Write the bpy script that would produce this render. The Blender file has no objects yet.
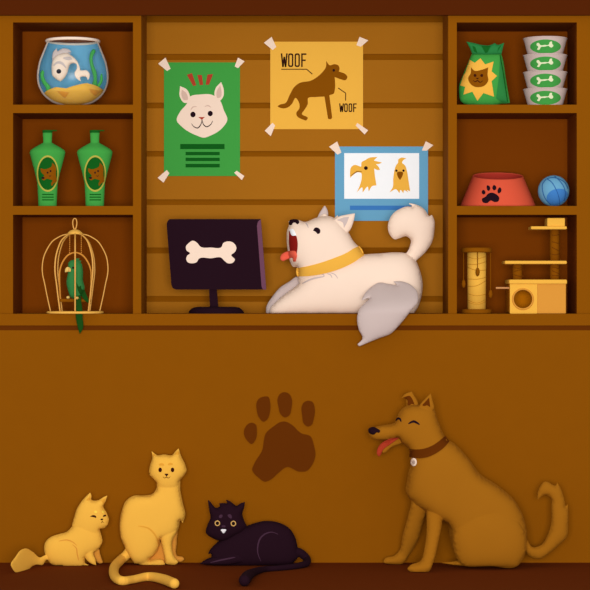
import bpy, bmesh, math, random
import numpy as np
from mathutils import Vector
from mathutils.geometry import delaunay_2d_cdt
from mathutils.bvhtree import BVHTree

# ------------------------------------------------------------------ camera, light, exposure
D, F, HZ, CX = 8.0, 2096.0, 295.0, 295.0      # distance to the counter front, focal length in px, horizon row, centre column
H = 1.0214                                    # eye height
S = bpy.context.scene
cam = bpy.data.cameras.new('camera'); cam.lens = 36.0 * F / 590.0; cam.sensor_width = 36
co = bpy.data.objects.new('camera', cam); S.collection.objects.link(co)
co.location = (0, -D, H); co.rotation_euler = (math.pi / 2, 0, 0); S.camera = co
cam.clip_end = 60
w = bpy.data.worlds.new('world'); S.world = w; w.use_nodes = True
w.node_tree.nodes['Background'].inputs[0].default_value = (1, 1, 1, 1)
w.node_tree.nodes['Background'].inputs[1].default_value = 0.62
# added soft frontal fill behind the viewer, hides most shadows
l = bpy.data.lights.new('added_front_fill', 'AREA'); l.shape = 'RECTANGLE'; l.size = 3.4; l.size_y = 2.2; l.energy = 600
o = bpy.data.objects.new('added_front_fill', l); S.collection.objects.link(o)
o.rotation_euler = (math.radians(90), 0, 0); o.location = (0, -9.0, 1.12)
vs = S.view_settings
vs.view_transform = 'Standard'; vs.look = 'None'; vs.exposure = 0.0; vs.gamma = 1.0; vs.use_curve_mapping = False
E = 1.15                                      # light level on a surface facing the added front fill

# ------------------------------------------------------------------ materials
MATS = {}
def lin(c): return c / 12.92 if c <= 0.04045 else ((c + 0.055) / 1.055) ** 2.4
def mat(name, hexc, rough=0.9, spec=0.06, gain=1.0, noise=0.02, scale=14.0):
    if name in MATS: return MATS[name]
    m = bpy.data.materials.new(name); m.use_nodes = True
    nt = m.node_tree; b = nt.nodes['Principled BSDF']
    rgb = [min(0.93, lin(int(hexc[i:i + 2], 16) / 255) / E * gain) for i in (0, 2, 4)]
    b.inputs['Roughness'].default_value = rough
    b.inputs['Specular IOR Level'].default_value = spec
    tc = nt.nodes.new('ShaderNodeTexCoord'); nz = nt.nodes.new('ShaderNodeTexNoise'); nz.inputs['Scale'].default_value = scale
    nz.inputs['Detail'].default_value = 4
    rp = nt.nodes.new('ShaderNodeValToRGB')
    rp.color_ramp.elements[0].color = [c * (1 - noise) for c in rgb] + [1]
    rp.color_ramp.elements[1].color = [min(1, c * (1 + noise)) for c in rgb] + [1]
    nt.links.new(tc.outputs['Object'], nz.inputs['Vector']); nt.links.new(nz.outputs['Fac'], rp.inputs['Fac'])
    nt.links.new(rp.outputs['Color'], b.inputs['Base Color'])
    m.diffuse_color = rgb + [1]
    MATS[name] = m
    return m
FRAME = mat('frame_brown', '8C4F01', noise=.03)
CNT = mat('counter_brown', '8C4F01', noise=.03)
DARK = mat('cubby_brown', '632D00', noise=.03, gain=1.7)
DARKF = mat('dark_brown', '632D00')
FLOORM = mat('floor_dark_brown', '521F00', gain=1.75, noise=.04)
FASC = mat('fascia_dark_brown', '521F00')
PLANK = mat('plank_tan', 'A06314', gain=1.12, noise=.05, scale=5)
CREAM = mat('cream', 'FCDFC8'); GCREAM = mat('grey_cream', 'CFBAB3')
GREEN = mat('green', '43A043'); DGREEN = mat('dark_green', '0F5C18'); MGREEN = mat('mid_green', '2A8040')
YEL = mat('yellow', 'F6B746'); ORG = mat('orange', 'E0983A'); BRN = mat('brown', '8B4E01')
BLUE = mat('blue', '6CA8C9'); MBLUE = mat('mid_blue', '3F7CC0'); WHITE = mat('white', 'FFFFFF')
BLACK = mat('plum_black', '230D18'); PLUM = mat('plum', '6F4458'); PLUM2 = mat('dark_plum', '452A3A')
RED = mat('red', 'DF573B'); DRED = mat('dark_red', 'B8372A'); MOUTH = mat('mouth_red', '8C1A14')
TONG = mat('tongue_red', 'F0634A')

# ------------------------------------------------------------------ geometry helpers
def P(px, py, Y):
    k = (D + Y) / F
    return Vector(((px - CX) * k, Y, H - (py - HZ) * k))
def K(Y): return (D + Y) / F
def Zof(py, Y): return H - (py - HZ) * K(Y)
def PYof(z, Y): return HZ - (z - H) / K(Y)
def floorY(py, z=0.0): return F * (H - z) / (py - HZ) - D
def TR(x0, y0, s):
    def f(pts): return [(x0 + p[0] / s, y0 + p[1] / s) + tuple(p[2:]) for p in pts]
    return f
def smooth(pts, step=1.0, closed=True):
    """Catmull-Rom through the points; a third value 1 marks a sharp corner."""
    n = len(pts); out = []
    rng = range(n) if closed else range(n - 1)
    for i in rng:
        g = (lambda j: pts[j % n]) if closed else (lambda j: pts[max(0, min(n - 1, j))])
        p0, p1, p2, p3 = g(i - 1), g(i), g(i + 1), g(i + 2)
        a = np.array(p1[:2], float); b = np.array(p2[:2], float)
        c1 = len(p1) > 2 and p1[2] == 1; c2 = len(p2) > 2 and p2[2] == 1
        L = np.linalg.norm(b - a)
        def tan(pp, pc, pn):
            d1 = np.array(pc[:2], float) - np.array(pp[:2], float); d2 = np.array(pn[:2], float) - np.array(pc[:2], float)
            l1, l2 = np.linalg.norm(d1) + 1e-9, np.linalg.norm(d2) + 1e-9
            t = d1 / l1 * l2 + d2 / l2 * l1
            return t / (l1 + l2)
        t1 = (b - a) / (L + 1e-9) if c1 else tan(p0, p1, p2)
        t2 = (b - a) / (L + 1e-9) if c2 else tan(p1, p2, p3)
        m = max(1, int(math.ceil(L / step)))
        for k in range(m):
            t = k / m; t2_, t3_ = t * t, t * t * t
            q = (2 * t3_ - 3 * t2_ + 1) * a + (t3_ - 2 * t2_ + t) * L * t1 + (-2 * t3_ + 3 * t2_) * b + (t3_ - t2_) * L * t2
            out.append((q[0], q[1]))
    if not closed: out.append(tuple(pts[-1][:2]))
    return out
def straight(pts, step=1.0): return smooth([(p[0], p[1], 1) for p in pts], step)
def ell(cx, cy, rx, ry, n=28): return [(cx + rx * math.cos(2 * math.pi * i / n), cy + ry * math.sin(2 * math.pi * i / n)) for i in range(n)]
def rrect(x0, y0, x1, y1, r, n=5):
    out = []
    for cx, cy, a0 in ((x1 - r, y1 - r, 0), (x0 + r, y1 - r, 90), (x0 + r, y0 + r, 180), (x1 - r, y0 + r, 270)):
        for i in range(n + 1):
            a = math.radians(a0 + 90 * i / n); out.append((cx + r * math.cos(a), cy + r * math.sin(a)))
    return out
def stroke(pts, w, taper=True, sm=True):
    c = smooth(pts, 0.6, False) if sm else [tuple(p[:2]) for p in pts]
    if not sm:
        c = smooth([(p[0], p[1], 1) for p in pts], 0.8, False)
    c = np.array(c); n = len(c); L, R = [], []
    for i in range(n):
        d = c[min(n - 1, i + 1)] - c[max(0, i - 1)]; d = d / (np.linalg.norm(d) + 1e-9)
        t = i / (n - 1)
        ww = w / 2 * ((0.25 + 0.75 * math.sin(math.pi * min(1, max(0, t)))) if taper else 1)
        nn = np.array((-d[1], d[0])) * ww
        L.append(tuple(c[i] + nn)); R.append(tuple(c[i] - nn))
    return L + R[::-1]
def inpoly(pts, poly):
    x, y = pts[:, 0], pts[:, 1]; r = np.zeros(len(pts), bool)
    p = np.array(poly); q = np.roll(p, -1, 0)
    for (x1, y1), (x2, y2) in zip(p, q):
        if y1 == y2: continue
        c = ((y1 > y) != (y2 > y)) & (x < (x2 - x1) * (y - y1) / (y2 - y1) + x1)
        r ^= c
    return r
def bdist(pts, poly):
    p = np.array(poly); q = np.roll(p, -1, 0); d = np.full(len(pts), 1e9)
    for a, b in zip(p, q):
        ab = b - a; l = ab @ ab + 1e-12
        t = np.clip(((pts - a) @ ab) / l, 0, 1)
        d = np.minimum(d, np.hypot(*(pts - a - t[:, None] * ab).T))
    return d
def trimesh(poly, spacing=None, holes=()):
    """2-D triangulation -> points, triangles, border edges, border flags."""
    poly = [tuple(p[:2]) for p in poly]
    loops = [poly] + [list(h) for h in holes]
    vs_, es = [], []
    for lp in loops:
        b = len(vs_); vs_ += lp; es += [(b + i, b + (i + 1) % len(lp)) for i in range(len(lp))]
    if spacing:
        a = np.array(poly); lo, hi = a.min(0), a.max(0)
        g = []; yy = lo[1]; r = 0
        while yy < hi[1]:
            xs = np.arange(lo[0] + (spacing / 2 if r % 2 else 0), hi[0], spacing)
            g += [(x, yy) for x in xs]; yy += spacing * .866; r += 1
        if g:
            g = np.array(g); k = inpoly(g, poly) & (bdist(g, poly) > spacing * .45)
            for h in holes: k &= ~inpoly(g, h) & (bdist(g, h) > spacing * .45)
            vs_ += [tuple(q) for q in g[k]]
    res = delaunay_2d_cdt([Vector(v) for v in vs_], es, [], 0, 1e-5)
    pts = np.array([(v.x, v.y) for v in res[0]]); tris = [tuple(f) for f in res[2] if len(f) == 3]
    t = np.array(tris); cen = pts[t].mean(1)
    k = inpoly(cen, poly)
    for h in holes: k &= ~inpoly(cen, h)
    t = t[k]
    a = pts[t]; ar = np.abs(np.cross(a[:, 1] - a[:, 0], a[:, 2] - a[:, 0])) if False else np.abs((a[:, 1, 0] - a[:, 0, 0]) * (a[:, 2, 1] - a[:, 0, 1]) - (a[:, 1, 1] - a[:, 0, 1]) * (a[:, 2, 0] - a[:, 0, 0]))
    t = t[ar > 1e-7]
    used = np.unique(t); mp = -np.ones(len(pts), int); mp[used] = np.arange(len(used))
    pts = pts[used]; t = mp[t]
    cnt = {}
    for f in t:
        for i in range(3):
            e = (f[i], f[(i + 1) % 3]); cnt.setdefault((min(e), max(e)), []).append(e)
    be = [v[0] for v in cnt.values() if len(v) == 1]
    bf = np.zeros(len(pts), bool)
    for a_, b_ in be: bf[a_] = bf[b_] = True
    return pts, t, be, bf, list(cnt.keys())
def poisson(pts, edges, bf, it=900):
    e = np.array(edges); n = len(pts)
    i = np.r_[e[:, 0], e[:, 1]]; j = np.r_[e[:, 1], e[:, 0]]
    d2 = ((pts[i] - pts[j]) ** 2).sum(1); deg = np.bincount(i, minlength=n)
    src = np.bincount(i, d2, n) / deg / 4
    lo, hi = pts.min(0), pts.max(0); W = min(hi - lo)
    u = np.full(n, W * W / 20.0); u[bf] = 0
    for _ in range(it):
        u = np.bincount(i, u[j], n) / deg + src; u[bf] = 0
    return u
def puffh(pts, edges, bf, s, cap=None, rim=0.0, it=900):
    h = s * np.sqrt(3 * poisson(pts, edges, bf, it))
    if cap: h = cap * np.tanh(h / cap)
    return h + rim
def shell(pts, t, be, front, back):
    """closed mesh from per-vertex front and back points"""
    n = len(pts); V = list(front) + list(back)
    Fc = [tuple(f) for f in t] + [(f[2] + n, f[1] + n, f[0] + n) for f in t]
    Fc += [(a, b, b + n, a + n) for a, b in be]
    return V, Fc
def inflate(poly, Y, s=.6, cap=None, rim=.3, spacing=2.0, zmin=None, it=900):
    """rounded solid with the given outline (px); Y may be a function of (px,py); s, cap, rim shape its thickness"""
    pts, t, be, bf, ed = trimesh(poly, spacing)
    h = puffh(pts, ed, bf, s, cap, rim, it)
    fr, bk = [], []
    for (x, y), hh in zip(pts, h):
        Yc = Y(x, y) if callable(Y) else Y
        p = P(x, y, Yc); k = K(Yc)
        if zmin is not None and p.z < zmin: p.z = zmin
        fr.append(p + Vector((0, -hh * k, 0))); bk.append(p + Vector((0, hh * k, 0)))
    return shell(pts, t, be, fr, bk)
def extrude(poly, Y, th, holes=(), spacing=None):
    """flat slab, outline in px, front face at Y, thickness th going back"""
    pts, t, be, bf, ed = trimesh(poly, spacing, holes)
    fr = [P(x, y, Y) for x, y in pts]
    return shell(pts, t, be, fr, [p + Vector((0, th, 0)) for p in fr])
def join(*parts):
    V, Fc = [], []
    for v, f in parts:
        b = len(V); V += list(v); Fc += [tuple(i + b for i in q) for q in f]
    return V, Fc
def lathe(prof, cx, cy, n=40, sy=1.0, cap0=True, cap1=True, a0=0):
    V, Fc = [], []
    for r, z in prof:
        for i in range(n):
            a = 2 * math.pi * i / n; V.append(Vector((cx + r * math.cos(a), cy + sy * r * math.sin(a), z)))
    for k in range(len(prof) - 1):
        for i in range(n):
            j = (i + 1) % n; Fc.append((k * n + i, k * n + j, (k + 1) * n + j, (k + 1) * n + i))
    if cap0: Fc.append(tuple(range(n))[::-1])
    if cap1: Fc.append(tuple(range((len(prof) - 1) * n, len(prof) * n)))
    return V, Fc
def tube(pts, rad, n=10, closed=False, caps=True):
    """tube along world points; rad a number or a list"""
    pts = [Vector(p) for p in pts]; m = len(pts)
    rad = [rad] * m if not hasattr(rad, '__len__') else rad
    V, Fc = [], []; prev = None
    for i, p in enumerate(pts):
        a = pts[(i - 1) % m] if closed else pts[max(0, i - 1)]; b = pts[(i + 1) % m] if closed else pts[min(m - 1, i + 1)]
        d = (b - a).normalized()
        if prev is None:
            u = d.cross(Vector((0, 0, 1)) if abs(d.z) < .9 else Vector((0, 1, 0))).normalized()
        else:
            u = (prev - d * prev.dot(d)).normalized()
        prev = u; v = d.cross(u)
        for k in range(n):
            t = 2 * math.pi * k / n; V.append(p + (u * math.cos(t) + v * math.sin(t)) * rad[i])
    for i in range(m if closed else m - 1):
        j = (i + 1) % m
        for k in range(n):
            l = (k + 1) % n; Fc.append((i * n + k, i * n + l, j * n + l, j * n + k))
    if not closed and caps:
        Fc.append(tuple(range(n))[::-1]); Fc.append(tuple(range((m - 1) * n, m * n)))
    return V, Fc
def spline3(pts, m=8):
    out = []; n = len(pts); pts = [np.array(p, float) for p in pts]
    for i in range(n - 1):
        p0, p1, p2, p3 = pts[max(0, i - 1)], pts[i], pts[i + 1], pts[min(n - 1, i + 2)]
        for k in range(m):
            t = k / m
            out.append(.5 * ((2 * p1) + (-p0 + p2) * t + (2 * p0 - 5 * p1 + 4 * p2 - p3) * t * t + (-p0 + 3 * p1 - 3 * p2 + p3) * t ** 3))
    out.append(pts[-1]); return out
def box(x0, x1, y0, y1, z0, z1):
    V = [Vector((x, y, z)) for x in (x0, x1) for y in (y0, y1) for z in (z0, z1)]
    return V, [(0, 1, 3, 2), (4, 6, 7, 5), (0, 4, 5, 1), (2, 3, 7, 6), (0, 2, 6, 4), (1, 5, 7, 3)]
def rbox(x0, x1, y0, y1, z0, z1, r=.004, seg=3):
    bm = bmesh.new(); bmesh.ops.create_cube(bm, size=1)
    for v in bm.verts:
        v.co = Vector((x0 + (v.co.x + .5) * (x1 - x0), y0 + (v.co.y + .5) * (y1 - y0), z0 + (v.co.z + .5) * (z1 - z0)))
    bmesh.ops.bevel(bm, geom=bm.edges[:], offset=r, segments=seg, profile=.5, affect='EDGES')
    V = [v.co.copy() for v in bm.verts]; Fc = [tuple(v.index for v in f.verts) for f in bm.faces]; bm.free()
    return V, Fc

# ------------------------------------------------------------------ object helpers
ORG_ = {}
def thing(name, label, cat, loc=(0, 0, 0), group=None):
    o = bpy.data.objects.new(name, None); S.collection.objects.link(o); o.location = loc
    o.empty_display_size = .02
    o['label'] = label; o['category'] = cat
    if group: o['group'] = group
    ORG_[o.name] = Vector(loc); return o
def tag(o, label, cat, group=None):
    o['label'] = label; o['category'] = cat
    if group: o['group'] = group
    return o
def obj(name, vf, m, parent=None, sm=False, label=None, origin=None, matf=None, recalc=True):
    org = ORG_[parent.name] if parent else Vector(origin or (0, 0, 0))
    me = bpy.data.meshes.new(name); V, Fc = vf
    me.from_pydata([tuple(Vector(v) - org) for v in V], [], [tuple(int(i) for i in f) for f in Fc]); me.validate()
    if recalc:
        bm = bmesh.new(); bm.from_mesh(me); bmesh.ops.recalc_face_normals(bm, faces=bm.faces[:]); bm.to_mesh(me); bm.free()
    ms = m if isinstance(m, (list, tuple)) else [m]
    for x in ms: me.materials.append(x)
    if matf:
        for p in me.polygons: p.material_index = matf(p.center + org, p.normal)
    if sm: me.shade_smooth() if hasattr(me, 'shade_smooth') else [setattr(p, 'use_smooth', True) for p in me.polygons]
    me.update()
    o = bpy.data.objects.new(name, me); S.collection.objects.link(o)
    if parent: o.parent = parent
    else: o.location = org
    ORG_[o.name] = org
    if label: o['label'] = label
    return o
def objs(name, parts, m, parent=None, **k):
    return [obj(name, q, m, parent, **k) for q in parts]
def struct(name, vf, m, **k):
    o = obj(name, vf, m, **k); o['kind'] = 'structure'; return o
def bvh_of(o):
    me = o.data; off = ORG_[o.name]
    return BVHTree.FromPolygons([v.co + off for v in me.vertices], [tuple(p.vertices) for p in me.polygons])
CAM = Vector((0, -D, H))
def hit(bv, x, y, far=False):
    p = P(x, y, 0); d = (p - CAM).normalized()
    if far:
        r = bv.ray_cast(CAM + d * 20, -d)
    else: r = bv.ray_cast(CAM, d)
    return r[0], d
def decal(poly, bv, lift=.0012, puff=0.0, sink=.002, spacing=1.2, both=False, holes=(), Ydef=None):
    """raised patch that lies on the surface bv (both=True: a band round it)"""
    pts, t, be, bf, ed = trimesh(poly, spacing, holes)
    h = puffh(pts, ed, bf, puff, it=300) if puff else np.zeros(len(pts))
    hs = [hit(bv, x, y) for x, y in pts]
    known = [(i, a) for i, (a, d) in enumerate(hs) if a is not None]
    if not known and Ydef is None: raise RuntimeError('decal misses')
    fr, bk = [], []; miss = []
    ka = np.array([pts[i] for i, a in known]) if known else None
    for i, (a, d) in enumerate(hs):
        if a is None:
            if ka is not None: a = P(pts[i][0], pts[i][1], known[int(np.argmin(((ka - pts[i]) ** 2).sum(1)))][1].y)
            else: a = P(pts[i][0], pts[i][1], Ydef)
        fr.append(a - d * (lift + h[i] * K(a.y)))
        if both:
            c, d2 = hit(bv, pts[i][0], pts[i][1], True)
            if c is None: c = P(pts[i][0], pts[i][1], a.y + .004)
            bk.append(c + d * lift)
        else: bk.append(a + d * sink)
    return shell(pts, t, be, fr, bk)
def body(name, pieces, parent, voxel=.0024, iters=3, label=None):
    """one continuous skin over all pieces; each piece = (mesh, material)"""
    V, Fc = join(*[p[0] for p in pieces])
    me = bpy.data.meshes.new('tmp'); me.from_pydata([tuple(v) for v in V], [], [tuple(int(i) for i in f) for f in Fc]); me.validate()
    bm = bmesh.new(); bm.from_mesh(me); bmesh.ops.recalc_face_normals(bm, faces=bm.faces[:]); bm.to_mesh(me); bm.free()
    o = bpy.data.objects.new('tmp', me); S.collection.objects.link(o)
    r = o.modifiers.new('r', 'REMESH'); r.mode = 'VOXEL'; r.voxel_size = voxel
    s = o.modifiers.new('s', 'SMOOTH'); s.iterations = iters; s.factor = .5
    dg = bpy.context.evaluated_depsgraph_get(); dg.update()
    ev = o.evaluated_get(dg); m2 = ev.to_mesh()
    V2 = [v.co.copy() for v in m2.vertices]; F2 = [tuple(p.vertices) for p in m2.polygons]
    ev.to_mesh_clear(); bpy.data.objects.remove(o); bpy.data.meshes.remove(me)
    mats = []; trees = []
    for vf, m in pieces:
        if m not in mats: mats.append(m)
    if len(mats) > 1:
        trees = [(BVHTree.FromPolygons(list(vf[0]), [tuple(int(i) for i in f) for f in vf[1]]), mats.index(m)) for vf, m in pieces]
        def mf(c, n):
            best = (1e9, 0)
            for tr, mi in trees:
                q = tr.find_nearest(c, .03)
                if q[0] is not None and q[3] < best[0] - 1e-5: best = (q[3], mi)
            return best[1]
    else: mf = None
    return obj(name, (V2, F2), mats, parent, sm=True, matf=mf, label=label, recalc=False)
def dup(root, dx, dy, dz, label):
    c = root.copy(); S.collection.objects.link(c); c.location = root.location + Vector((dx, dy, dz)); c['label'] = label
    def rec(src, dst):
        for ch in list(src.children):
            k = ch.copy(); S.collection.objects.link(k); k.parent = dst; rec(ch, k)
    rec(root, c); return c

# ------------------------------------------------------------------ the setting
ZC = Zof(313.8, 0)                      # top of the counter
YS, YB = .03, .33                       # front of the shelving, front of the plank wall
XW = 2.6
struct('floor', box(-XW, XW, -3.0, .5, -.05, 0), FLOORM)
# plank wall behind everything: a brown backing and six planks with gaps between them
gro = [(54, 60), (102.7, 108.3), (151, 156.5), (199.4, 205), (247.5, 253.4), (296, 301.7)]
ys_ = [22.4] + [v for g in gro for v in g] + [316]
pl = join(*[box(P(146, 0, YB).x, P(443.4, 0, YB).x, YB, YB + .015, Zof(ys_[i + 1], YB), Zof(ys_[i], YB)) for i in range(0, len(ys_), 2)])
struct('wall_back', join(box(-XW, XW, YB + .012, YB + .06, 0, 2.75), pl), [FRAME, PLANK], matf=lambda c, n: 1 if c.y < YB + .01 else 0)
struct('trim_1', box(-XW, XW, YS - .022, YS - .002, Zof(15, YS - .022), Zof(15, YS - .022) + .3), FASC)

# counter
ct = thing('shop_counter', 'long brown wooden shop counter with a big paw print on its front', 'counter', (0, .2, 0))
x0, x1 = -1.45, 1.45
z_b = Zof(325.6, 0); z_g = Zof(330.3, 0)
obj('countertop', rbox(x0, x1, 0, YB - .001, z_b, ZC, .0012, 1), CNT, ct)
obj('shadow_strip', box(x0 + .01, x1 - .01, .004, YB - .001, z_g, z_b), DARKF, ct, label='dark brown strip standing in for the shadow under the countertop edge')
obj('front_panel', box(x0 + .005, x1 - .005, .0, .03, 0, z_g), CNT, ct)
T = TR(230, 380, 4.917)
toes = [smooth(T(q)) for q in (
    [(105, 210), (125, 218), (132, 250), (122, 300), (107, 315), (88, 302), (68, 258), (80, 225)],
    [(165, 82), (188, 83), (197, 110), (196, 160), (182, 195), (166, 205), (145, 188), (131, 145), (133, 105), (148, 88)],
    [(268, 60), (290, 68), (304, 95), (302, 140), (290, 175), (270, 184), (250, 170), (238, 130), (234, 92), (248, 67)],
    [(385, 102), (407, 110), (416, 135), (412, 190), (400, 222), (383, 229), (364, 216), (355, 175), (353, 130), (364, 110)])]
pad = smooth(T([(268, 204), (300, 218), (350, 262), (395, 277), (412, 320), (420, 370), (408, 410), (375, 448), (340, 450), (280, 428), (235, 460),
                (200, 490), (172, 500), (140, 480), (109, 440), (120, 410), (160, 340), (166, 300), (175, 265), (215, 228), (248, 207)]))
obj('paw_emblem', join(*[extrude(q, -.004, .006) for q in toes + [pad]]), DARKF, ct, label='dark brown paw print emblem on the counter front')

# shelving units
def unit(label, px0, px1, c0, c1):
    """cubbies from column c0 to c1, frame out to px0 / px1"""
    r = thing('shelving_unit', label, 'shelf unit', (P((px0 + px1) / 2, 0, .17).x, .17, ZC), 'built-in shelving on the counter')
    xo0, xi0, xi1, xo1 = [P(v, 0, YS).x for v in (px0, c0, c1, px1)]
    zt = Zof(22.4, YS); zt2 = Zof(0, YS) + .05; yb = YB - .02
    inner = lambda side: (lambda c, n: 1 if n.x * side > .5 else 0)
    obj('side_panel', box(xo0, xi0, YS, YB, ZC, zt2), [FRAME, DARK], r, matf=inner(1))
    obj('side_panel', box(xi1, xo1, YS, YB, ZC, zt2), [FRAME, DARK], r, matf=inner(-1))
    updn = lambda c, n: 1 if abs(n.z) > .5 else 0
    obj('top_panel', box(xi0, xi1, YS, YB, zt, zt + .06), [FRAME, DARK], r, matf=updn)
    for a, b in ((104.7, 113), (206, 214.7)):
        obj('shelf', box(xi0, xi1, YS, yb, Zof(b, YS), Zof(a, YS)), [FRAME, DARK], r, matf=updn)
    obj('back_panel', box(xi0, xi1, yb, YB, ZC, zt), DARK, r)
    return r
unit('brown shelving unit on the left with fishbowl, bottles and birdcage', -14, 141.2, 13, 133)
unit('brown shelving unit on the right with pet food, bowl and cat furniture', 448.2, 604, 456.8, 576.8)
Z1, Z2 = Zof(104.7, YS), Zof(206, YS)    # tops of the upper and middle shelves
def FIT(Yc, zs, pb, pt):
    b2 = PYof(zs, Yc)
    def f(pts): return [(p[0], pt + (p[1] - pt) * (b2 - pt) / (pb - pt)) + tuple(p[2:]) for p in pts]
    return f

# ------------------------------------------------------------------ posters
YP = YB - .003
def slab(polys, k): return join(*[extrude(q, YP - .0008 * k, .0014 if k else .003) for q in polys])
def poster(name, label, cx, base, paper_poly, paper_mat, tapes, T):
    r = thing(name, label, 'poster', (P(cx, 0, YP).x, YP, Zof(base, YP)), 'posters taped on the plank wall')
    obj('paper', slab([paper_poly], 0), paper_mat, r)
    for q in tapes: obj('tape', slab([T(q)], 1.6), CREAM, r, label='cream strip of sticky tape')
    return r
# green cat poster
T = TR(150, 40, 3.933)
r = poster('cat_poster', 'green poster with a smiling white cat face, taped to the planks', 202, 176,
           T([(55, 88), (354, 88), (354, 535), (55, 535)]), GREEN,
           [[(32, 93), (61, 69), (81, 113), (67, 122)], [(346, 69), (372, 84), (346, 111), (333, 104)],
            [(30, 542), (66, 511), (76, 524), (53, 561)], [(341, 514), (371, 535), (361, 551), (331, 522)]], T)
objs('ear', [slab([q_], .6) for q_ in [smooth(T(q)) for q in (
        [(118, 181, 1), (145, 195), (157, 222), (155, 243), (135, 247), (118, 225)], [(280, 165, 1), (290, 195), (287, 225), (272, 240), (256, 225), (258, 190)])]], CREAM, r)
face = obj('cat_face', slab([smooth(T([(155, 225), (200, 214), (245, 216), (275, 238), (290, 275), (304, 315), (285, 345), (240, 375), (213, 384), (180, 374), (130, 345),
                                (105, 315), (120, 280), (145, 250)]))], 1), CREAM, r)
objs('inner_ear', [slab([q_], 2) for q_ in [smooth(T([(125, 195, 1), (142, 208), (148, 235), (134, 236), (124, 218)])), smooth(T([(276, 178, 1), (281, 200), (277, 225), (266, 228), (262, 205)]))]], mat('pink_grey', 'DDBBA8'), r)
objs('eye', [slab([q_], 2) for q_ in [ell(*T([(169, 293)])[0], 2.6, 2.8), ell(*T([(237, 289)])[0], 2.5, 2.7)]], BLACK, r)
objs('brow', [slab([q_], 2) for q_ in [stroke(T([(160, 275), (170, 263), (184, 262)]), 1.2), stroke(T([(215, 262), (228, 258), (240, 265)]), 1.2)]], mat('pink_grey', 'DDBBA8'), r)
obj('nose', slab([T([(190, 303), (216, 303), (204, 314)])], 2), mat('rust', 'B4402A'), r)
obj('mouth', slab([stroke(T([(204, 312), (200, 332), (187, 346), (172, 340), (163, 328)]), 1.0), stroke(T([(205, 312), (211, 333), (222, 341), (238, 333), (247, 317)]), 1.0)], 2.4), BLACK, r)
objs('exclamation_mark', [slab([q_], 1) for q_ in [T(q) for q in ([(145, 137), (165, 130), (182, 178), (170, 181)], [(186, 137), (204, 138), (209, 176), (196, 178)],
                                               [(226, 136), (248, 134), (232, 176), (219, 176)])]], mat('rust', 'B4402A'), r)
objs('text_bar', [slab([q_], 1) for q_ in [T([(x0, y0), (x1, y0), (x1, y1), (x0, y1)]) for x0, y0, x1, y1 in ((119, 409, 293, 429), (140, 440, 274, 453), (140, 463, 274, 476), (140, 487, 274, 501))]], DGREEN, r)
# yellow dog poster
T = TR(250, 30, 4.538)
r = poster('dog_poster', 'yellow poster with a brown dog and the words WOOF', 316, 129,
           T([(92, 53), (513, 53), (513, 450), (92, 450)]), YEL,
           [[(63, 58), (98, 31), (119, 77), (103, 91)], [(497, 31), (537, 47), (503, 76), (483, 69)],
            [(67, 457), (102, 421), (114, 433), (94, 482)], [(487, 422), (536, 455), (520, 474), (480, 434)]], T)
obj('dog_drawing', slab([smooth(T([(346, 141, 1), (362, 160), (385, 155), (402, 162), (406, 180), (403, 188, 1), (436, 203), (442, 212), (434, 227), (410, 223), (384, 213, 1),
        (386, 235), (385, 270), (380, 288), (360, 296, 1), (373, 398, 1), (366, 405), (354, 402, 1), (338, 302, 1), (300, 304), (263, 310), (262, 335), (245, 365), (235, 380),
        (262, 400), (255, 410), (240, 406), (212, 388), (210, 378), (224, 355), (225, 340), (206, 308), (190, 335), (170, 352), (140, 354), (126, 346), (135, 339),
        (160, 332), (180, 295), (200, 260), (220, 243), (280, 228), (320, 200), (345, 165)]))], 1), BRN, r)
obj('eye', slab([ell(*T([(380, 183)])[0], 1.2, 1.3)], 2), BLACK, r)
def woof(x, y, w_, h_, t_):
    """WOOF in tall narrow strokes"""
    cw = w_ / 4.0; out = []
    for k, ch in enumerate('WOOF'):
        a = x + k * cw; b = a + cw * .80
        if ch == 'W': out += [stroke([(a, y), (a + cw * .22, y + h_)], t_, False), stroke([(a + cw * .22, y + h_), (a + cw * .42, y + h_ * .25)], t_, False),
                              stroke([(a + cw * .42, y + h_ * .25), (a + cw * .62, y + h_)], t_, False), stroke([(a + cw * .62, y + h_), (b + cw * .02, y)], t_, False)]
        if ch == 'O': out += [('ring', rrect(a, y, b, y + h_, cw * .3), rrect(a + t_ * .95, y + t_, b - t_ * .95, y + h_ - t_, cw * .16))]
        if ch == 'F': out += [[(a, y), (b, y), (b, y + t_), (a + t_, y + t_), (a + t_, y + h_ * .45), (b - cw * .1, y + h_ * .45), (b - cw * .1, y + h_ * .45 + t_),
                               (a + t_, y + h_ * .45 + t_), (a + t_, y + h_), (a, y + h_)]]
    ms = []
    for q in out:
        if q[0] == 'ring': ms.append(extrude(q[1], YP - .0008, .0014, holes=[q[2]]))
        else: ms.append(extrude(q, YP - .0008, .0014))
    return join(*ms)
(a, b), (c, d_) = T([(143, 106), (262, 168)])
obj('woof_lettering', woof(a, b, c - a, d_ - b, 1.5), mat('ink', '3A1A10'), r)
(a, b), (c, d_) = T([(407, 333), (488, 372)])
obj('woof_lettering', woof(a, b, c - a, d_ - b, 1.15), mat('ink', '3A1A10'), r)
obj('callout_line', slab([stroke(T([(142, 178), (257, 178), (283, 200)]), .9, False, False)], 1), mat('ink2', '4A2A10'), r)
obj('callout_line', slab([stroke(T([(400, 263), (434, 286), (434, 320)]), .9, False, False)], 1), mat('ink2', '4A2A10'), r)
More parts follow.
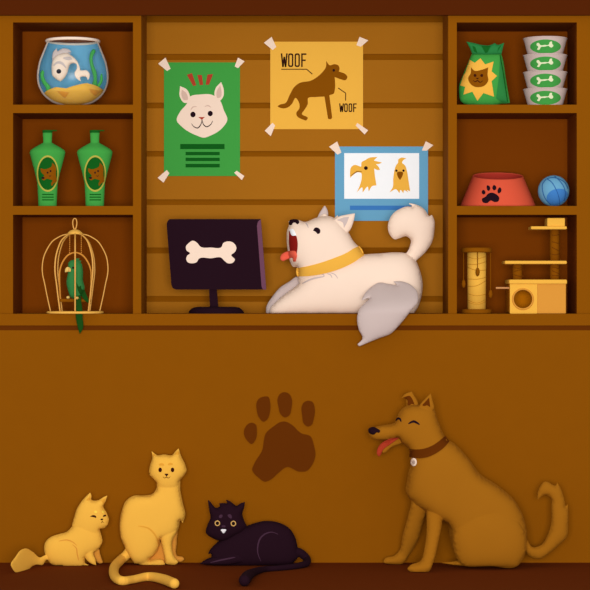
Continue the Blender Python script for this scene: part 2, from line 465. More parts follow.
# blue bird poster
T = TR(320, 130, 4.538); Tb = TR(345, 145, 6.94)
r = poster('bird_poster', 'light blue poster with two yellow bird heads on white', 381, 221,
           T([(68, 75), (490, 75), (490, 412), (68, 412)]), BLUE,
           [[(41, 76), (78, 52), (97, 102), (80, 112)], [(480, 51), (514, 69), (484, 94), (462, 93)]], T)
obj('white_panel', slab([T([(110, 105), (450, 105), (450, 312), (110, 312)])], .8), WHITE, r)
obj('text_bar', slab([T([(136, 343), (425, 343), (425, 363), (136, 363)])], .8), MBLUE, r)
obj('bird_head_drawing', slab([smooth(Tb([(110, 150), (115, 120), (140, 105), (165, 90), (225, 83, 1), (212, 95), (200, 108, 1), (230, 115), (257, 122, 1), (240, 130), (214, 133, 1), (232, 150), (243, 172, 1), (225, 173), (203, 163, 1), (205, 190), (218, 280, 1),
        (190, 285), (165, 322, 1), (158, 290), (122, 330, 1), (120, 295), (82, 328, 1), (105, 275), (115, 230), (112, 195), (85, 190), (60, 205), (36, 228, 1), (35, 190), (42, 155), (68, 138), (95, 145)]), .5)], 1.6), YEL, r)
obj('bird_head_drawing', slab([smooth(Tb([(368, 122), (370, 100), (390, 88), (426, 93, 1), (405, 105), (396, 122), (415, 140), (432, 190), (440, 240), (452, 322, 1), (430, 312), (440, 330, 1), (410, 315), (405, 335, 1),
        (385, 312), (378, 335, 1), (355, 308), (310, 328, 1), (330, 295), (335, 230), (342, 180), (355, 140)]), .5)], 1.6), YEL, r)
obj('beak_line', slab([stroke(Tb([(38, 214), (60, 200), (85, 184), (118, 185)]), .9)], 2.4), mat('olive_brown', '8A5510'), r)
obj('beak', slab([smooth(Tb([(362, 190), (382, 184), (402, 190), (398, 215), (382, 244, 1), (364, 215)]), .5)], 2.4), BRN, r)
objs('eye', [slab([q_], 2.4) for q_ in [ell(*Tb([q])[0], rr, rr) for q, rr in (((145, 160), 1.9), ((357, 178), 1.2), ((406, 178), 1.2))]], BLACK, r)

# ------------------------------------------------------------------ computer monitor
T = TR(155, 200, 3.933); YM = .16
mo = thing('computer_monitor', 'dark computer monitor with a white bone on its screen, standing on the counter', 'monitor', (P(216, 0, YM).x, YM, ZC))
obj('screen_housing', extrude(smooth(T([(46, 100, 1), (48, 86), (57, 75, 1), (416, 75, 1), (437, 352, 1), (82, 352, 1), (70, 346), (64, 330, 1)]), 2), YM - .02, .032), BLACK, mo)
obj('side_bezel', extrude(smooth(T([(416, 76, 1), (406, 84), (401, 102, 1), (419, 340, 1), (425, 351), (437, 352, 1)]), 1), YM - .0225, .036), PLUM, mo, label='plum side edge of the monitor')
obj('bone_picture', extrude(smooth(T([(150, 160), (165, 168), (178, 183), (220, 187), (262, 184), (268, 170), (285, 163), (308, 168), (320, 190), (315, 203), (300, 217), (314, 235), (305, 247),
        (288, 249), (272, 238), (262, 228), (220, 229), (172, 232), (165, 243), (145, 249), (128, 244), (123, 232), (126, 220), (138, 209), (124, 198), (122, 182), (132, 170)]), .8), YM - .0212, .003), CREAM, mo)
nk = join(extrude(T([(212, 345), (242, 345), (249, 428), (217, 428)]), YM - .01, .02))
obj('neck', nk, BLACK, mo)
k = K(YM); cx = P(155 + 241 / 3.933, 0, YM).x
obj('base', lathe([(27.8 * k, ZC), (27.3 * k, ZC + 2.2 * k), (25 * k, ZC + 4.6 * k), (22.5 * k, ZC + 6 * k), (19 * k, ZC + 6.6 * k), (1 * k, ZC + 6.7 * k)], cx, YM, 48, .85), BLACK, mo, sm=False)

# ------------------------------------------------------------------ fishbowl
YF = .115; k = K(YF); fx = P(72.8, 0, YF).x
ft = FIT(YF, Z1, 105.4, 38.5)
def fz(py): return Zof(ft([(0, py)])[0][1], YF)
fb = thing('fishbowl', 'round glass fishbowl with blue water, sand and green weed on the top left shelf', 'fishbowl', (fx, YF, Z1))
prof = [(8, 105.4), (10.5, 104.9), (20.6, 101.2), (29.3, 94.3), (34.3, 85.4), (35.7, 77), (35.2, 70), (33.6, 62), (31.4, 56), (29.3, 51), (26.8, 45), (24.9, 41)]
pr = spline3(prof, 5)
outer = [(r_ * k, fz(y_)) for r_, y_ in pr]; inner = [((r_ - .9) * k, fz(min(y_, 104.4))) for r_, y_ in pr]
gm = bpy.data.materials.new('clear_glass'); gm.use_nodes = True; nt = gm.node_tree; nt.nodes.clear()
out = nt.nodes.new('ShaderNodeOutputMaterial'); mx = nt.nodes.new('ShaderNodeMixShader'); tr = nt.nodes.new('ShaderNodeBsdfTransparent'); gl = nt.nodes.new('ShaderNodeBsdfGlossy')
df = nt.nodes.new('ShaderNodeBsdfDiffuse'); mx2 = nt.nodes.new('ShaderNodeMixShader'); lw = nt.nodes.new('ShaderNodeLayerWeight'); mp = nt.nodes.new('ShaderNodeMapRange')
df.inputs[0].default_value = (.93, .78, .64, 1); gl.inputs[0].default_value = (1, 1, 1, 1); gl.inputs['Roughness'].default_value = .3; lw.inputs[0].default_value = .5
mx.inputs[0].default_value = .02
mp.inputs[1].default_value = .66; mp.inputs[2].default_value = .74       # thick glass seen edge-on turns milky
nt.links.new(lw.outputs['Facing'], mp.inputs[0]); nt.links.new(mp.outputs[0], mx2.inputs[0])
nt.links.new(tr.outputs[0], mx.inputs[1]); nt.links.new(gl.outputs[0], mx.inputs[2])
nt.links.new(mx.outputs[0], mx2.inputs[1]); nt.links.new(df.outputs[0], mx2.inputs[2]); nt.links.new(mx2.outputs[0], out.inputs[0])
obj('glass', lathe(outer, fx, YF, 64, cap1=False), gm, fb, sm=True)
obj('rim', join(tube([Vector((fx + 26.0 * k * math.cos(a), YF + 26.0 * k * math.sin(a), fz(41.3))) for a in np.linspace(0, 2 * math.pi, 60, False)], 1.5 * k, 10, True)), mat('glass_rim', 'FCE3CF'), fb, sm=True)
# tinted backing film round the rear half, and the water surface
def half(prof_, n=40):
    V, Fc = [], []
    for r_, z_ in prof_:
        for i in range(n + 1):
            a = math.pi * i / n; V.append(Vector((fx + r_ * math.cos(a), YF + r_ * math.sin(a), z_)))
    for q in range(len(prof_) - 1):
        for i in range(n): b0 = q * (n + 1) + i; Fc.append((b0, b0 + 1, b0 + n + 2, b0 + n + 1))
    return V, Fc
inn = [p_ for p_ in inner if p_[1] < fz(41.6)]
obj('background_film', half([(r_ + .3 * k, z_) for r_, z_ in inn]), mat('water_blue', '6CA8C9', gain=1.25), fb, sm=True, label='blue film round the back of the bowl')
wm = bpy.data.materials.new('water_tint'); wm.use_nodes = True; nt = wm.node_tree; nt.nodes.clear()
out = nt.nodes.new('ShaderNodeOutputMaterial'); mx = nt.nodes.new('ShaderNodeMixShader'); tr = nt.nodes.new('ShaderNodeBsdfTransparent'); df = nt.nodes.new('ShaderNodeBsdfDiffuse')
tr.inputs[0].default_value = (.97, 1, 1, 1); df.inputs[0].default_value = (.2, .5, .7, 1); mx.inputs[0].default_value = .02
nt.links.new(tr.outputs[0], mx.inputs[1]); nt.links.new(df.outputs[0], mx.inputs[2]); nt.links.new(mx.outputs[0], out.inputs[0])
obj('water', lathe([(r_ - .5 * k, z_) for r_, z_ in inn if z_ < fz(43)], fx, YF, 48), wm, fb, sm=True)
T = TR(30, 35, 6.94)
# sand: heap of revolution with a dune line
V, Fc = [], []; N, Rn = 56, 12
def rad_at(z_):
    for (r0, z0), (r1, z1) in zip(inner, inner[1:]):
        if z0 <= z_ <= z1: return r0 + (r1 - r0) * (z_ - z0) / (z1 - z0 + 1e-9)
    return inner[0][0]
dune = lambda xp: np.interp(xp, [-26, -17, -12, -3, 5, 14, 22, 30], [92.5, 90, 88.8, 90.3, 87.5, 84.8, 86.8, 90.5])
low = [p_ for p_ in inner if p_[1] < fz(91.5)]
for r_, z_ in low:
    for i in range(N): a = 2 * math.pi * i / N; V.append(Vector((fx + (r_ - .9 * k) * math.cos(a), YF + (r_ - .9 * k) * math.sin(a), z_)))
nl = len(low)
for q in range(nl - 1):
    for i in range(N): j = (i + 1) % N; Fc.append((q * N + i, q * N + j, (q + 1) * N + j, (q + 1) * N + i))
Fc.append(tuple(range(N))[::-1])
base_r = low[-1][0] - .9 * k; last = (nl - 1) * N
for q in range(Rn - 1, -1, -1):
    f_ = q / Rn
    if q == 0:
        V.append(Vector((fx, YF, fz(dune(0))))); c_ = len(V) - 1
        for i in range(N): Fc.append((last + i, last + (i + 1) % N, c_))
        break
    st = len(V)
    for i in range(N):
        a = 2 * math.pi * i / N; xx = base_r * f_ ** .35 * math.cos(a)
        zz = fz(dune(base_r * math.cos(a) * f_ ** .6 / k)); zz = max(zz, low[-1][1] + .0005)
        rr = min(rad_at(zz) - .9 * k, base_r * (1.12 if q == Rn - 1 else 1.12 * f_ ** .8))
        V.append(Vector((fx + rr * math.cos(a), YF + rr * math.sin(a), zz)))
    for i in range(N): j = (i + 1) % N; Fc.append((last + i, last + j, st + j, st + i))
    last = st
sand = obj('sand', (V, Fc), mat('sand_yellow', 'F6B746', noise=.06, scale=300), fb, sm=True)
sb = bvh_of(sand)
for q in ([(185, 382), (228, 385), (272, 392), (242, 434)], [(410, 365), (500, 382), (452, 418), (420, 390)]):
    obj('sand_stone', decal(ft(straight(T(q))), sb, .001, .15, Ydef=YF - .09), ORG, fb, label='darker orange stone lying in the sand')
wg = mat('weed_green', '43A04A', gain=1.1)
for pts, Yw in (([(88, 238, 1), (98, 250), (96, 275), (108, 310), (140, 350), (147, 390), (120, 392), (108, 360), (85, 325), (72, 285), (76, 250)], YF - .03),
                ([(440, 97), (455, 108), (448, 125), (436, 155), (440, 200), (462, 255), (465, 300), (460, 352), (430, 352), (440, 300), (430, 250), (416, 200), (412, 150), (425, 110)], YF + .02),
                ([(497, 262), (505, 290), (502, 320), (488, 345), (470, 365), (455, 360), (470, 335), (485, 310), (488, 280)], YF - .02)):
    obj('water_weed', inflate(ft(smooth(T(pts), .7)), Yw, .5, spacing=1), wg, fb, sm=True)
# fish
fs = thing('goldfish', 'pale cream fish with grey fins curled inside the fishbowl', 'fish', tuple(P(64, 67, YF - .03)))
Yq = YF - .03
fbod = obj('body', join(inflate(ft(smooth(T([(150, 240), (150, 205), (162, 165), (185, 140), (215, 128), (255, 124), (295, 145), (325, 175), (345, 220), (350, 238), (332, 262), (310, 262), (325, 225), (322, 200),
        (300, 192), (280, 200), (268, 225), (262, 250), (232, 300), (212, 317, 1), (180, 300), (155, 275)]), .8)), Yq, .55, spacing=1.1)), CREAM, fs, sm=True)
obj('tail_fin', inflate(ft(smooth(T([(330, 228), (350, 240), (395, 242), (414, 265), (412, 290), (402, 308, 1), (390, 286), (370, 283), (350, 288), (352, 316, 1), (325, 298), (310, 272), (315, 250)]), .7)), Yq, .3, spacing=1), CREAM, fs, sm=True)
obj('dorsal_fin', inflate(ft(smooth(T([(160, 180), (155, 140), (165, 110), (187, 90, 1), (190, 108), (225, 92), (275, 102), (288, 118, 1), (265, 118), (286, 125), (250, 128), (205, 140), (175, 160)]), .7)), Yq + .004, .25, spacing=1), GCREAM, fs, sm=True)
fbv = bvh_of(fbod)
obj('side_fin', decal(ft(smooth(T([(228, 158), (255, 148), (280, 150), (292, 165), (265, 172), (245, 168)]), .5)), fbv, .001, .1, spacing=.8), GCREAM, fs)
obj('gill', decal(ft(stroke(T([(163, 210), (190, 188), (215, 190), (235, 205), (250, 225)]), 2.6)), fbv, .001, spacing=.8), GCREAM, fs)
obj('eye', decal(ft(ell(*T([(200, 248)])[0], 2.4, 2.3)), fbv, .001, .4, spacing=.7), BLACK, fs)

# ------------------------------------------------------------------ bottles
YBt = .085; k = K(YBt)
ft = FIT(YBt, Z2, 207, 130)
bz = lambda py: Zof(ft([(0, py)])[0][1], YBt)
bx_ = P(47.5, 0, YBt).x
bt = thing('pet_shampoo_bottle', 'green bottle with a dog label, left one of the pair on the middle left shelf', 'bottle', (bx_, YBt, Z2), 'green bottles on the middle left shelf')
profb = [(8.6, 207), (9.2, 206.4), (9.4, 200), (9.9, 190), (10.3, 183), (12.6, 173), (15.6, 162), (17.4, 155), (17.9, 152.6), (17.0, 150.4), (12.5, 147.2), (7.0, 144.2), (4.4, 142.8), (4.3, 141.5), (4.6, 136), (4.9, 131.5)]
g = []
for i, (r_, y_) in enumerate(profb): g.append((r_ * k, bz(y_)))
bo = obj('bottle_body', lathe(g, bx_, YBt, 48, .62), GREEN, bt, sm=True)
obj('cap', join(lathe([(5.1 * k, bz(132.8)), (5.1 * k, bz(130.2)), (1 * k, bz(130.0))], bx_, YBt, 32, .7), rbox(bx_ + 4 * k, bx_ + 9.5 * k, YBt - 1.5 * k, YBt + 1.5 * k, bz(131.2), bz(130.1), .001, 1)), DGREEN, bt)
bb = bvh_of(bo); T = TR(30, 125, 6.94)
obj('label', decal(ft(ell(47.7, 173.8, 9.7, 16.6)), bb, .0012), DGREEN, bt, label='dark green oval label')
obj('label_rim', decal(ft(ell(47.7, 173.8, 11, 18.3, 40)), bb, .002, holes=[ft(ell(47.7, 173.8, 9.6, 16.5, 40))], spacing=1), mat('gold_green', 'B9B048'), bt)
obj('dog_drawing', decal(ft(smooth(T([(75, 302), (95, 308), (120, 305), (148, 290), (155, 262, 1), (175, 285), (180, 345), (180, 400), (168, 405), (150, 425), (146, 410), (155, 385), (140, 380), (120, 375), (92, 385), (80, 372), (98, 355), (76, 325)]), .6)), bb, .0022, spacing=.8), BRN, bt)
obj('dog_face', join(*[decal(ft(q), bb, .0032, spacing=.6) for q in (ell(*T([(122, 332)])[0], .8, 1), ell(*T([(143, 321)])[0], .8, 1), ell(*T([(90, 369)])[0], 1.6, 1), stroke(T([(130, 352), (140, 358), (146, 348)]), .5))]), BLACK, bt)
obj('text_lines', join(*[decal(ft(straight(T([(84, y_ - 4), (164, y_ - 4), (164, y_ + 4), (84, y_ + 4)]), 2)), bb, .0012) for y_ in (484, 503, 522)]), DGREEN, bt)
dup(bt, P(94.8, 0, YBt).x - bx_, 0, 0, 'green bottle with a dog label, right one of the pair on the middle left shelf')

# ------------------------------------------------------------------ bird cage and parrot
YG = .057; k = K(YG); gx = P(75.1, 0, YG).x
GOLD = mat('gold_wire', 'EDAC4E', rough=.5, spec=.3); GOLD2 = mat('gold_swing', 'D98F38')
cg = thing('bird_cage', 'golden wire bird cage with a swing, at the left end of the counter', 'bird cage', (gx, YG, ZC))
obj('base_ring', tube([Vector((gx + 27.2 * k * math.cos(a), YG + 27.2 * k * math.sin(a), ZC + .0048)) for a in np.linspace(0, 2 * math.pi, 64, False)], .0048, 10, True), mat('gold', 'F6B850'), cg, sm=True)
cp = spline3([(7.0, 234), (12.5, 235.3), (18, 238), (23.3, 242), (28.2, 249.6), (31.6, 258), (32.9, 268), (32.2, 276), (30.6, 283), (28.0, 296), (26.0, 305), (24.3, 312.6)], 4)
for a in (0, 52, 84, 121, 180, 232, 264, 301):
    ar = math.radians(a)
    rr = .62 if a in (0, 180) else .75
    pts = [Vector((gx + r_ * k * math.cos(ar), YG - r_ * k * math.sin(ar), Zof(y_, YG))) for r_, y_ in cp]
    pts[-1].z = ZC + .006
    if a == 270 or a == 90: pts = pts
    e = pts[-1]; pts.append(Vector((gx + 27.0 * k * math.cos(ar), YG - 27.0 * k * math.sin(ar), ZC + .006)))
    obj('cage_bar', tube(pts, rr * k, 8), GOLD, cg, sm=True)
obj('dome_cap', lathe([(8.3 * k, Zof(234.3, YG)), (7.2 * k, Zof(232.6, YG)), (5 * k, Zof(230.6, YG)), (2.5 * k, Zof(229.6, YG)), (.6 * k, Zof(229.3, YG))], gx, YG, 32), mat('gold', 'F6B850'), cg, sm=True)
obj('hanging_loop', tube([P(74.8 + 2.0 * math.sin(t) * (1 - .25 * math.cos(t + math.pi)), 224 - 5.6 * math.cos(t), YG) for t in np.linspace(0, 2 * math.pi, 32, False)], .6 * k, 8, True), GOLD, cg, sm=True)
YW = .012
sw = [(60.4, 300), (59.9, 290), (59.5, 280), (60, 270), (63, 261.5), (69, 254.5), (75.2, 252.6), (81.4, 254.5), (87.5, 261.5), (90.7, 270), (91.1, 280), (90.8, 290), (90.2, 300)]
fr = obj('swing_hoop', tube([P(q[0], q[1], YW) for q in smooth(sw, 1.5, False)], .85 * K(YW), 10), GOLD2, cg, sm=True)
obj('perch', rbox(P(59.8, 0, YW).x, P(91, 0, YW).x, YW - .007, YW + .007, Zof(302, YW), Zof(298.8, YW), .003, 2), BRN, cg)
for cxp in (69.7, 81.3):
    ms = [tube([P(cxp, 234.5, YW + .02), P(cxp, 254.3 if cxp < 75 else 254.5, YW)], .12 * k, 6)]
    for i in range(10):
        yy = 235 + i * 1.95; Yy = YW + .02 - .02 * i / 9.5
        c = P(cxp, yy, Yy); ms.append(lathe([(.05 * k, c.z - .7 * k), (.5 * k, c.z - .4 * k), (.5 * k, c.z + .4 * k), (.05 * k, c.z + .7 * k)], c.x, c.y, 8))
    obj('chain', join(*ms), GOLD2, cg)
YPa = .008
T1 = TR(40, 215, 8.43); T2 = TR(40, 270, 8.43)
pr_ = thing('parrot', 'green parrot with a yellow beak perched on the swing inside the bird cage', 'parrot', tuple(P(75.5, 298.5, YPa)))
PG = mat('parrot_green', '378040'); PD = mat('parrot_dark_green', '1A4A14')
ytail = lambda x, y: YPa + (-.031 - YPa) * min(1, max(0, (y - 290) / 18))
pb = body('body', [
    (inflate(smooth([(68.3, 268), (68.3, 263), (70.5, 260.6), (74, 259.6), (78, 259.8), (81, 263), (83, 271), (83, 280), (84.6, 288), (83, 294), (79, 297.5), (75.6, 299.2), (71, 297.5), (68.3, 291.4), (66.4, 282), (67.6, 274)]), YPa, .8, spacing=1.1), PG),
    (inflate(smooth([(76, 262, 1), (74.5, 258.9), (80, 258.4, 1), (78.8, 260.2), (81.7, 260.7, 1), (80.3, 262.3), (82.3, 264.6, 1), (79, 266)], .5), YPa, .5, spacing=.8), PG),
    (inflate(smooth(T2([(290, 200), (330, 200), (350, 275), (360, 400), (362, 495), (335, 542, 1), (315, 470), (302, 400), (300, 275)]), .8), ytail, .35, spacing=1), PD),
], pr_, voxel=.0012, iters=2)
pbv = bvh_of(pb)
obj('wing', decal(smooth(T2([(308, 108, 1), (330, 140), (345, 130, 1), (355, 165), (375, 165, 1), (395, 215), (428, 290, 1), (385, 265), (345, 215), (318, 165)]), .7), pbv, .003, .25, spacing=.9), PD, pr_, sm=True)
obj('beak', decal(smooth(T1([(210, 484, 1), (213, 455), (230, 438), (255, 448), (256, 478), (235, 478), (222, 482)]), .5), pbv, .003, .5, spacing=.7), mat('beak_yellow', 'F0C56A'), pr_, sm=True)
obj('eye', decal(ell(*T1([(279, 445)])[0], 1.1, 1.1), pbv, .001, .5, spacing=.5), BLACK, pr_)
for q in ((237, 231), (312, 236)):
    c = P(*T2([q])[0], YW - .028)
    V, Fc = lathe([(.001, -.006), (.0055, -.004), (.0075, .0), (.005, .004), (.001, .006)], 0, 0, 16, 2.4)
    obj('foot', ([Vector((v.x + c.x, v.y + c.y, v.z * 1.0 + c.z)) for v in V], Fc), mat('beak_yellow', 'F0C56A'), pr_, sm=True)

# ------------------------------------------------------------------ pet food bag
YK = .10
ft = FIT(YK, Z1, 108.4, 41.5)
T = TR(455, 35, 7.375)
bg = thing('pet_food_bag', 'green pet food bag with a cat face on a yellow star, top right shelf', 'bag', (P(484, 0, YK).x, YK, Z1))
bd = obj('sack', inflate(ft(smooth(T([(125, 138, 1), (338, 138, 1), (347, 165), (375, 330), (405, 515, 1), (380, 520), (340, 522), (300, 538), (240, 545), (150, 540), (90, 530), (45, 505), (30, 440), (30, 390), (60, 300), (100, 200)]), 1.2)), YK, .5, cap=17, rim=1.2), GREEN, bg, sm=True)
sv = bvh_of(bd)
obj('gusset', decal(ft(smooth(T([(333, 160, 1), (396, 515, 1), (340, 508), (303, 480, 1), (325, 300)]), 1)), sv, .0015), mat('gusset_green', '2F8540'), bg)
obj('seam', decal(ft(stroke(T([(333, 152), (352, 260), (388, 505)]), .9, False)), sv, .0028), DGREEN, bg)
tp = obj('folded_top', inflate(ft(smooth(T([(84, 50, 1), (140, 60), (200, 75), (262, 75), (292, 60, 1), (310, 72), (362, 58, 1), (352, 100), (343, 142, 1), (230, 148), (126, 142, 1), (108, 95)]), 1)), YK - .015, .35, rim=1.2), MGREEN, bg, sm=True)
tv = bvh_of(tp)
objs('fold', [*[decal(ft(straight(T(q))), tv, .0015) for q in ([(195, 82), (265, 82), (240, 130), (225, 137)], [(128, 80), (150, 90), (165, 135), (140, 125)], [(345, 70), (312, 130), (320, 95)])]], mat('fold_green', '12611F'), bg)
obj('star', decal(ft(straight(T([(108, 187), (145, 210), (188, 175), (222, 222), (285, 200), (270, 275), (310, 310), (270, 350), (288, 468), (210, 440), (165, 500), (128, 430), (62, 452), (75, 392), (38, 383), (64, 302), (76, 286)]), 1.5)), sv, .0018), YEL, bg)
obj('cat_face', decal(ft(smooth(T([(118, 243, 1), (140, 268), (200, 262), (245, 245, 1), (240, 300), (245, 345), (215, 385), (180, 395), (140, 390), (110, 365), (97, 325), (115, 290)]), 1)), sv, .003), BRN, bg)
obj('face_marks', join(*[decal(ft(q), sv, .0042, spacing=.8) for q in (ell(*T([(148, 306)])[0], 1.4, 1.5), ell(*T([(197, 306)])[0], 1.4, 1.5), straight(T([(152, 325), (178, 325), (165, 336)])),
    stroke(T([(132, 342), (148, 354), (166, 345), (184, 358), (206, 345)]), 1.0))]), mat('ink3', '3E1408'), bg)

# ------------------------------------------------------------------ stacked food cups
YU = .10; k = K(YU); T = TR(515, 35, 7.867)
ft = FIT(YU, Z1, 105.1, 38.6); uz = lambda py: Zof(ft([(0, py)])[0][1], YU)
ux = P(545.2, 0, YU).x; PINK = mat('pinkish_grey', 'CDB5AC')
Hc = (105.1 - 38.6) / 4
names = ['lowest of the stack', 'second from the bottom of the stack', 'third from the bottom of the stack', 'topmost of the stack']
t0, b0 = 105.1 - Hc, 105.1
cu = thing('pet_food_cup', 'pinkish grey pet food cup with bone label, ' + names[0], 'food cup', (ux, YU, Z1), 'stacked pet food cups')
cb = obj('cup', lathe([(17.2 * k, uz(b0)), (21.6 * k, uz(t0 + .8)), (21.6 * k, uz(t0 + .7))], ux, YU, 64), PINK, cu)
obj('lid', lathe([(22.1 * k, uz(t0 + .75)), (22.1 * k, uz(t0 + .05)), (21.5 * k, uz(t0))], ux, YU, 64), PINK, cu)
cv = bvh_of(cb)
T4 = TR(515, b0 - (552 / 7.867), 7.867)
obj('label', decal(ft(ell(*T4([(240, 486)])[0], 15.4, 6.9, 40)), cv, .0012), mat('label_green', '459D45'), cu, label='green oval label')
obj('bone', decal(ft(smooth(T4([(172, 461), (185, 458), (200, 474), (235, 474), (265, 472), (275, 450), (290, 448), (292, 464), (302, 478), (292, 492), (278, 492), (265, 482), (235, 487), (205, 490), (188, 512), (174, 508), (184, 488), (170, 474)]), .8)), cv, .0028, spacing=.9), mat('bone_cream', 'E8EBC0'), cu)
for i in (1, 2, 3): dup(cu, 0, 0, i * (uz(t0) - uz(b0)), 'pinkish grey pet food cup with bone label, ' + names[i])

# ------------------------------------------------------------------ food bowl and ball
YD = .162; k = K(YD); ox = P(497.9, 0, YD).x
bwl = thing('pet_food_bowl', 'red pet food bowl with a black paw print on the middle right shelf', 'bowl', (ox, YD, Z2))
ft = FIT(YD, Z2, 207.5, 173)
zt = Zof(176.6, YD); n = 72; V = []; Fc = []
rings = [(37.2, 0, 0), (37.6, .06, 0), (25.4, 1, 1), (24.9, 1.03, 1), (24.2, 1, 1), (19, .35, .4), (1, .3, .3)]
for r_, f_, sl in rings:
    for i in range(n):
        a = 2 * math.pi * i / n
        x_, y_ = r_ * k * math.cos(a), r_ * k * math.sin(a)
        V.append(Vector((ox + x_, YD + y_, Z2 + (zt - Z2) * f_ + sl * y_ * .2)))
for q in range(len(rings) - 1):
    for i in range(n): j = (i + 1) % n; Fc.append((q * n + i, q * n + j, (q + 1) * n + j, (q + 1) * n + i))
Fc.append(tuple(range(n))[::-1]); Fc.append(tuple(range((len(rings) - 1) * n, len(rings) * n)))
bw = obj('bowl_body', (V, Fc), [RED, DRED], bwl, sm=True, matf=lambda c, nn: 1 if (math.hypot(c.x - ox, c.y - YD) < 24.3 * K(YD) and nn.z > .1) else 0)
wv = bvh_of(bw); T = TR(440, 110, 3.933)
obj('paw_print', join(*[decal(smooth(T(q), .7), wv, .0015, spacing=1) for q in (
    [(203, 325), (222, 332), (233, 345), (230, 358), (215, 362), (200, 356), (185, 366), (168, 362), (165, 350), (180, 340), (188, 330)],
    [(170, 314), (178, 320), (177, 330), (170, 332), (164, 322)], [(186, 296), (195, 300), (196, 314), (190, 318), (184, 310)],
    [(212, 295), (220, 300), (220, 312), (212, 316), (206, 306)], [(236, 304), (241, 310), (238, 324), (230, 328), (226, 318)])]), BLACK, bwl)
YL = .098; k = K(YL); rb = 15.7 * k
lc = P(553.6, 192.4, YL); lc.z = Z2 + rb
ball = thing('pet_ball', 'small blue segmented ball beside the red bowl', 'ball', (lc.x, lc.y, Z2))
bm = bmesh.new(); bmesh.ops.create_uvsphere(bm, u_segments=48, v_segments=32, radius=rb)
V = [v.co + lc for v in bm.verts]; Fc = [tuple(v.index for v in f.verts) for f in bm.faces]; bm.free()
bs = obj('ball_skin', (V, Fc), BLUE, ball, sm=True); lv = bvh_of(bs); T = TR(440, 110, 3.933)
py_ = PYof(lc.z, YL) - 192.4
def dn(pts): return [(p[0], p[1] + py_) + tuple(p[2:]) for p in pts]
obj('shade_patch', decal(dn(smooth(T([(420, 345), (435, 325), (465, 315), (492, 320), (503, 335), (498, 358), (480, 375), (450, 384), (425, 370)]))), lv, .0008), mat('ball_shade_blue', '4280C4'), ball, label='darker blue patch of painted shade')  # shading on the ball's lower side, painted as a darker blue
obj('seam_line', join(*[decal(dn(stroke(T(q), .8, False)), lv, .0014, spacing=.8) for q in (
    [(420, 276), (436, 286), (455, 315), (468, 350), (472, 380)], [(418, 277), (404, 295), (405, 330), (415, 355), (435, 378)], [(450, 265), (472, 285), (488, 310), (493, 335), (488, 362)], [(420, 275), (442, 271), (470, 277), (492, 292), (503, 315)])]), mat('seam_blue', '2F62A0'), ball)

# ------------------------------------------------------------------ scratching post
YQ = .10; k = K(YQ); T = TR(458, 210, 5.37)
zc_ = lambda py: ZC + (Zof(py, YQ) - ZC) * 1.0
sx = P(458 + 100 / 5.37, 0, YQ).x
sp = thing('scratching_post', 'short yellow scratching post with hanging toys on the lower right shelf', 'scratching post', (sx, YQ, ZC))
obj('base_disc', lathe([(14.4 * k, ZC), (15.2 * k, ZC + .8 * k), (15.2 * k, ZC + 3.6 * k), (14.4 * k, ZC + 4.4 * k)], sx, YQ, 48), BRN, sp)
zt0, zt1 = Zof(252.6, YQ), Zof(247.9, YQ)
obj('top_disc', lathe([(14.4 * k, zt0), (15.2 * k, zt0 + .8 * k), (15.2 * k, zt1 - .8 * k), (14.4 * k, zt1)], sx, YQ, 48), BRN, sp)
po = obj('post', lathe([(9.1 * k, ZC + 4.2 * k), (9.5 * k, zt0 + .001)], sx, YQ, 48), YEL, sp, sm=True)
qv = bvh_of(po)
obj('rope_lines', join(*[decal(stroke(T(q), .7, False), qv, .0008, spacing=.8) for q in (
    [(50, 250), (90, 262), (149, 250)], [(50, 290), (95, 292), (149, 278)], [(50, 306), (90, 322), (149, 322)], [(53, 370), (100, 372), (149, 362)], [(54, 410), (95, 408), (149, 380)],
    [(55, 450), (100, 460), (149, 452)], [(55, 484), (100, 500), (149, 480)], [(56, 496), (100, 508), (149, 492)])]), mat('rope_ochre', 'C98A2A'), sp)
for xx, ye, py0, Yt in ((30, 372, 395, YQ), (105, 312, 332, YQ - 11.5 * k), (175, 428, 450, YQ)):
    a = P(*T([(xx, 226)])[0], Yt); b = P(*T([(xx, ye)])[0], Yt)
    st = obj('string', tube([a, b], .45 * k, 6), BRN, sp)
    c = P(*T([(xx, py0)])[0], Yt); hh = 4.5 * k
    obj('toy', lathe([(.3 * k, c.z - hh), (1.5 * k, c.z - hh * .75), (2.2 * k, c.z - .1 * hh), (1.6 * k, c.z + hh * .6), (.3 * k, c.z + hh)], c.x, c.y, 16), BRN, st, sm=True)

# ------------------------------------------------------------------ cat tree
Y0 = .04; T = TR(495, 210, 5.364); X = lambda v, Y=Y0: P(495 + v / 5.364, 0, Y).x; Z = lambda v, Y=Y0: Zof(210 + v / 5.364, Y)
ct2 = thing('cat_tree', 'yellow cat tree with a round hole house and brown posts, lower right shelf', 'cat tree', (X(230), .13, ZC))
Y1 = .19
# front panel with the round entrance, and the house walls
cyh = 210 + 478 / 5.364; cxh = 495 + 150 / 5.364
f0 = rrect(509.9, 283, 537.2, PYof(ZC, Y0), 1.0); 
obj('front_panel', extrude(f0, Y0, .008, holes=[ell(cxh, cyh, 9.3, 9.3, 36)]), YEL, ct2)
obj('side_front_panel', rbox(X(226), X(381), Y0, Y0 + .008, ZC, Z(392), .002, 1), ORG, ct2, label='orange closed panel')
obj('house_walls', join(box(X(81), X(81) + .006, Y0 + .008, Y1, ZC, Z(392)), box(X(380) - .006, X(380), Y0 + .008, Y1, ZC, Z(392)), box(X(81), X(380), Y1, Y1 + .006, ZC, Z(392)),
                        box(X(226), X(226) + .006, Y0 + .008, Y1, ZC, Z(392)), box(X(81), X(380), Y0 + .008, Y1, ZC, ZC + .004)), mat('house_brown', '8B4E01', gain=2.2), ct2, label='brown inside of the cat house')
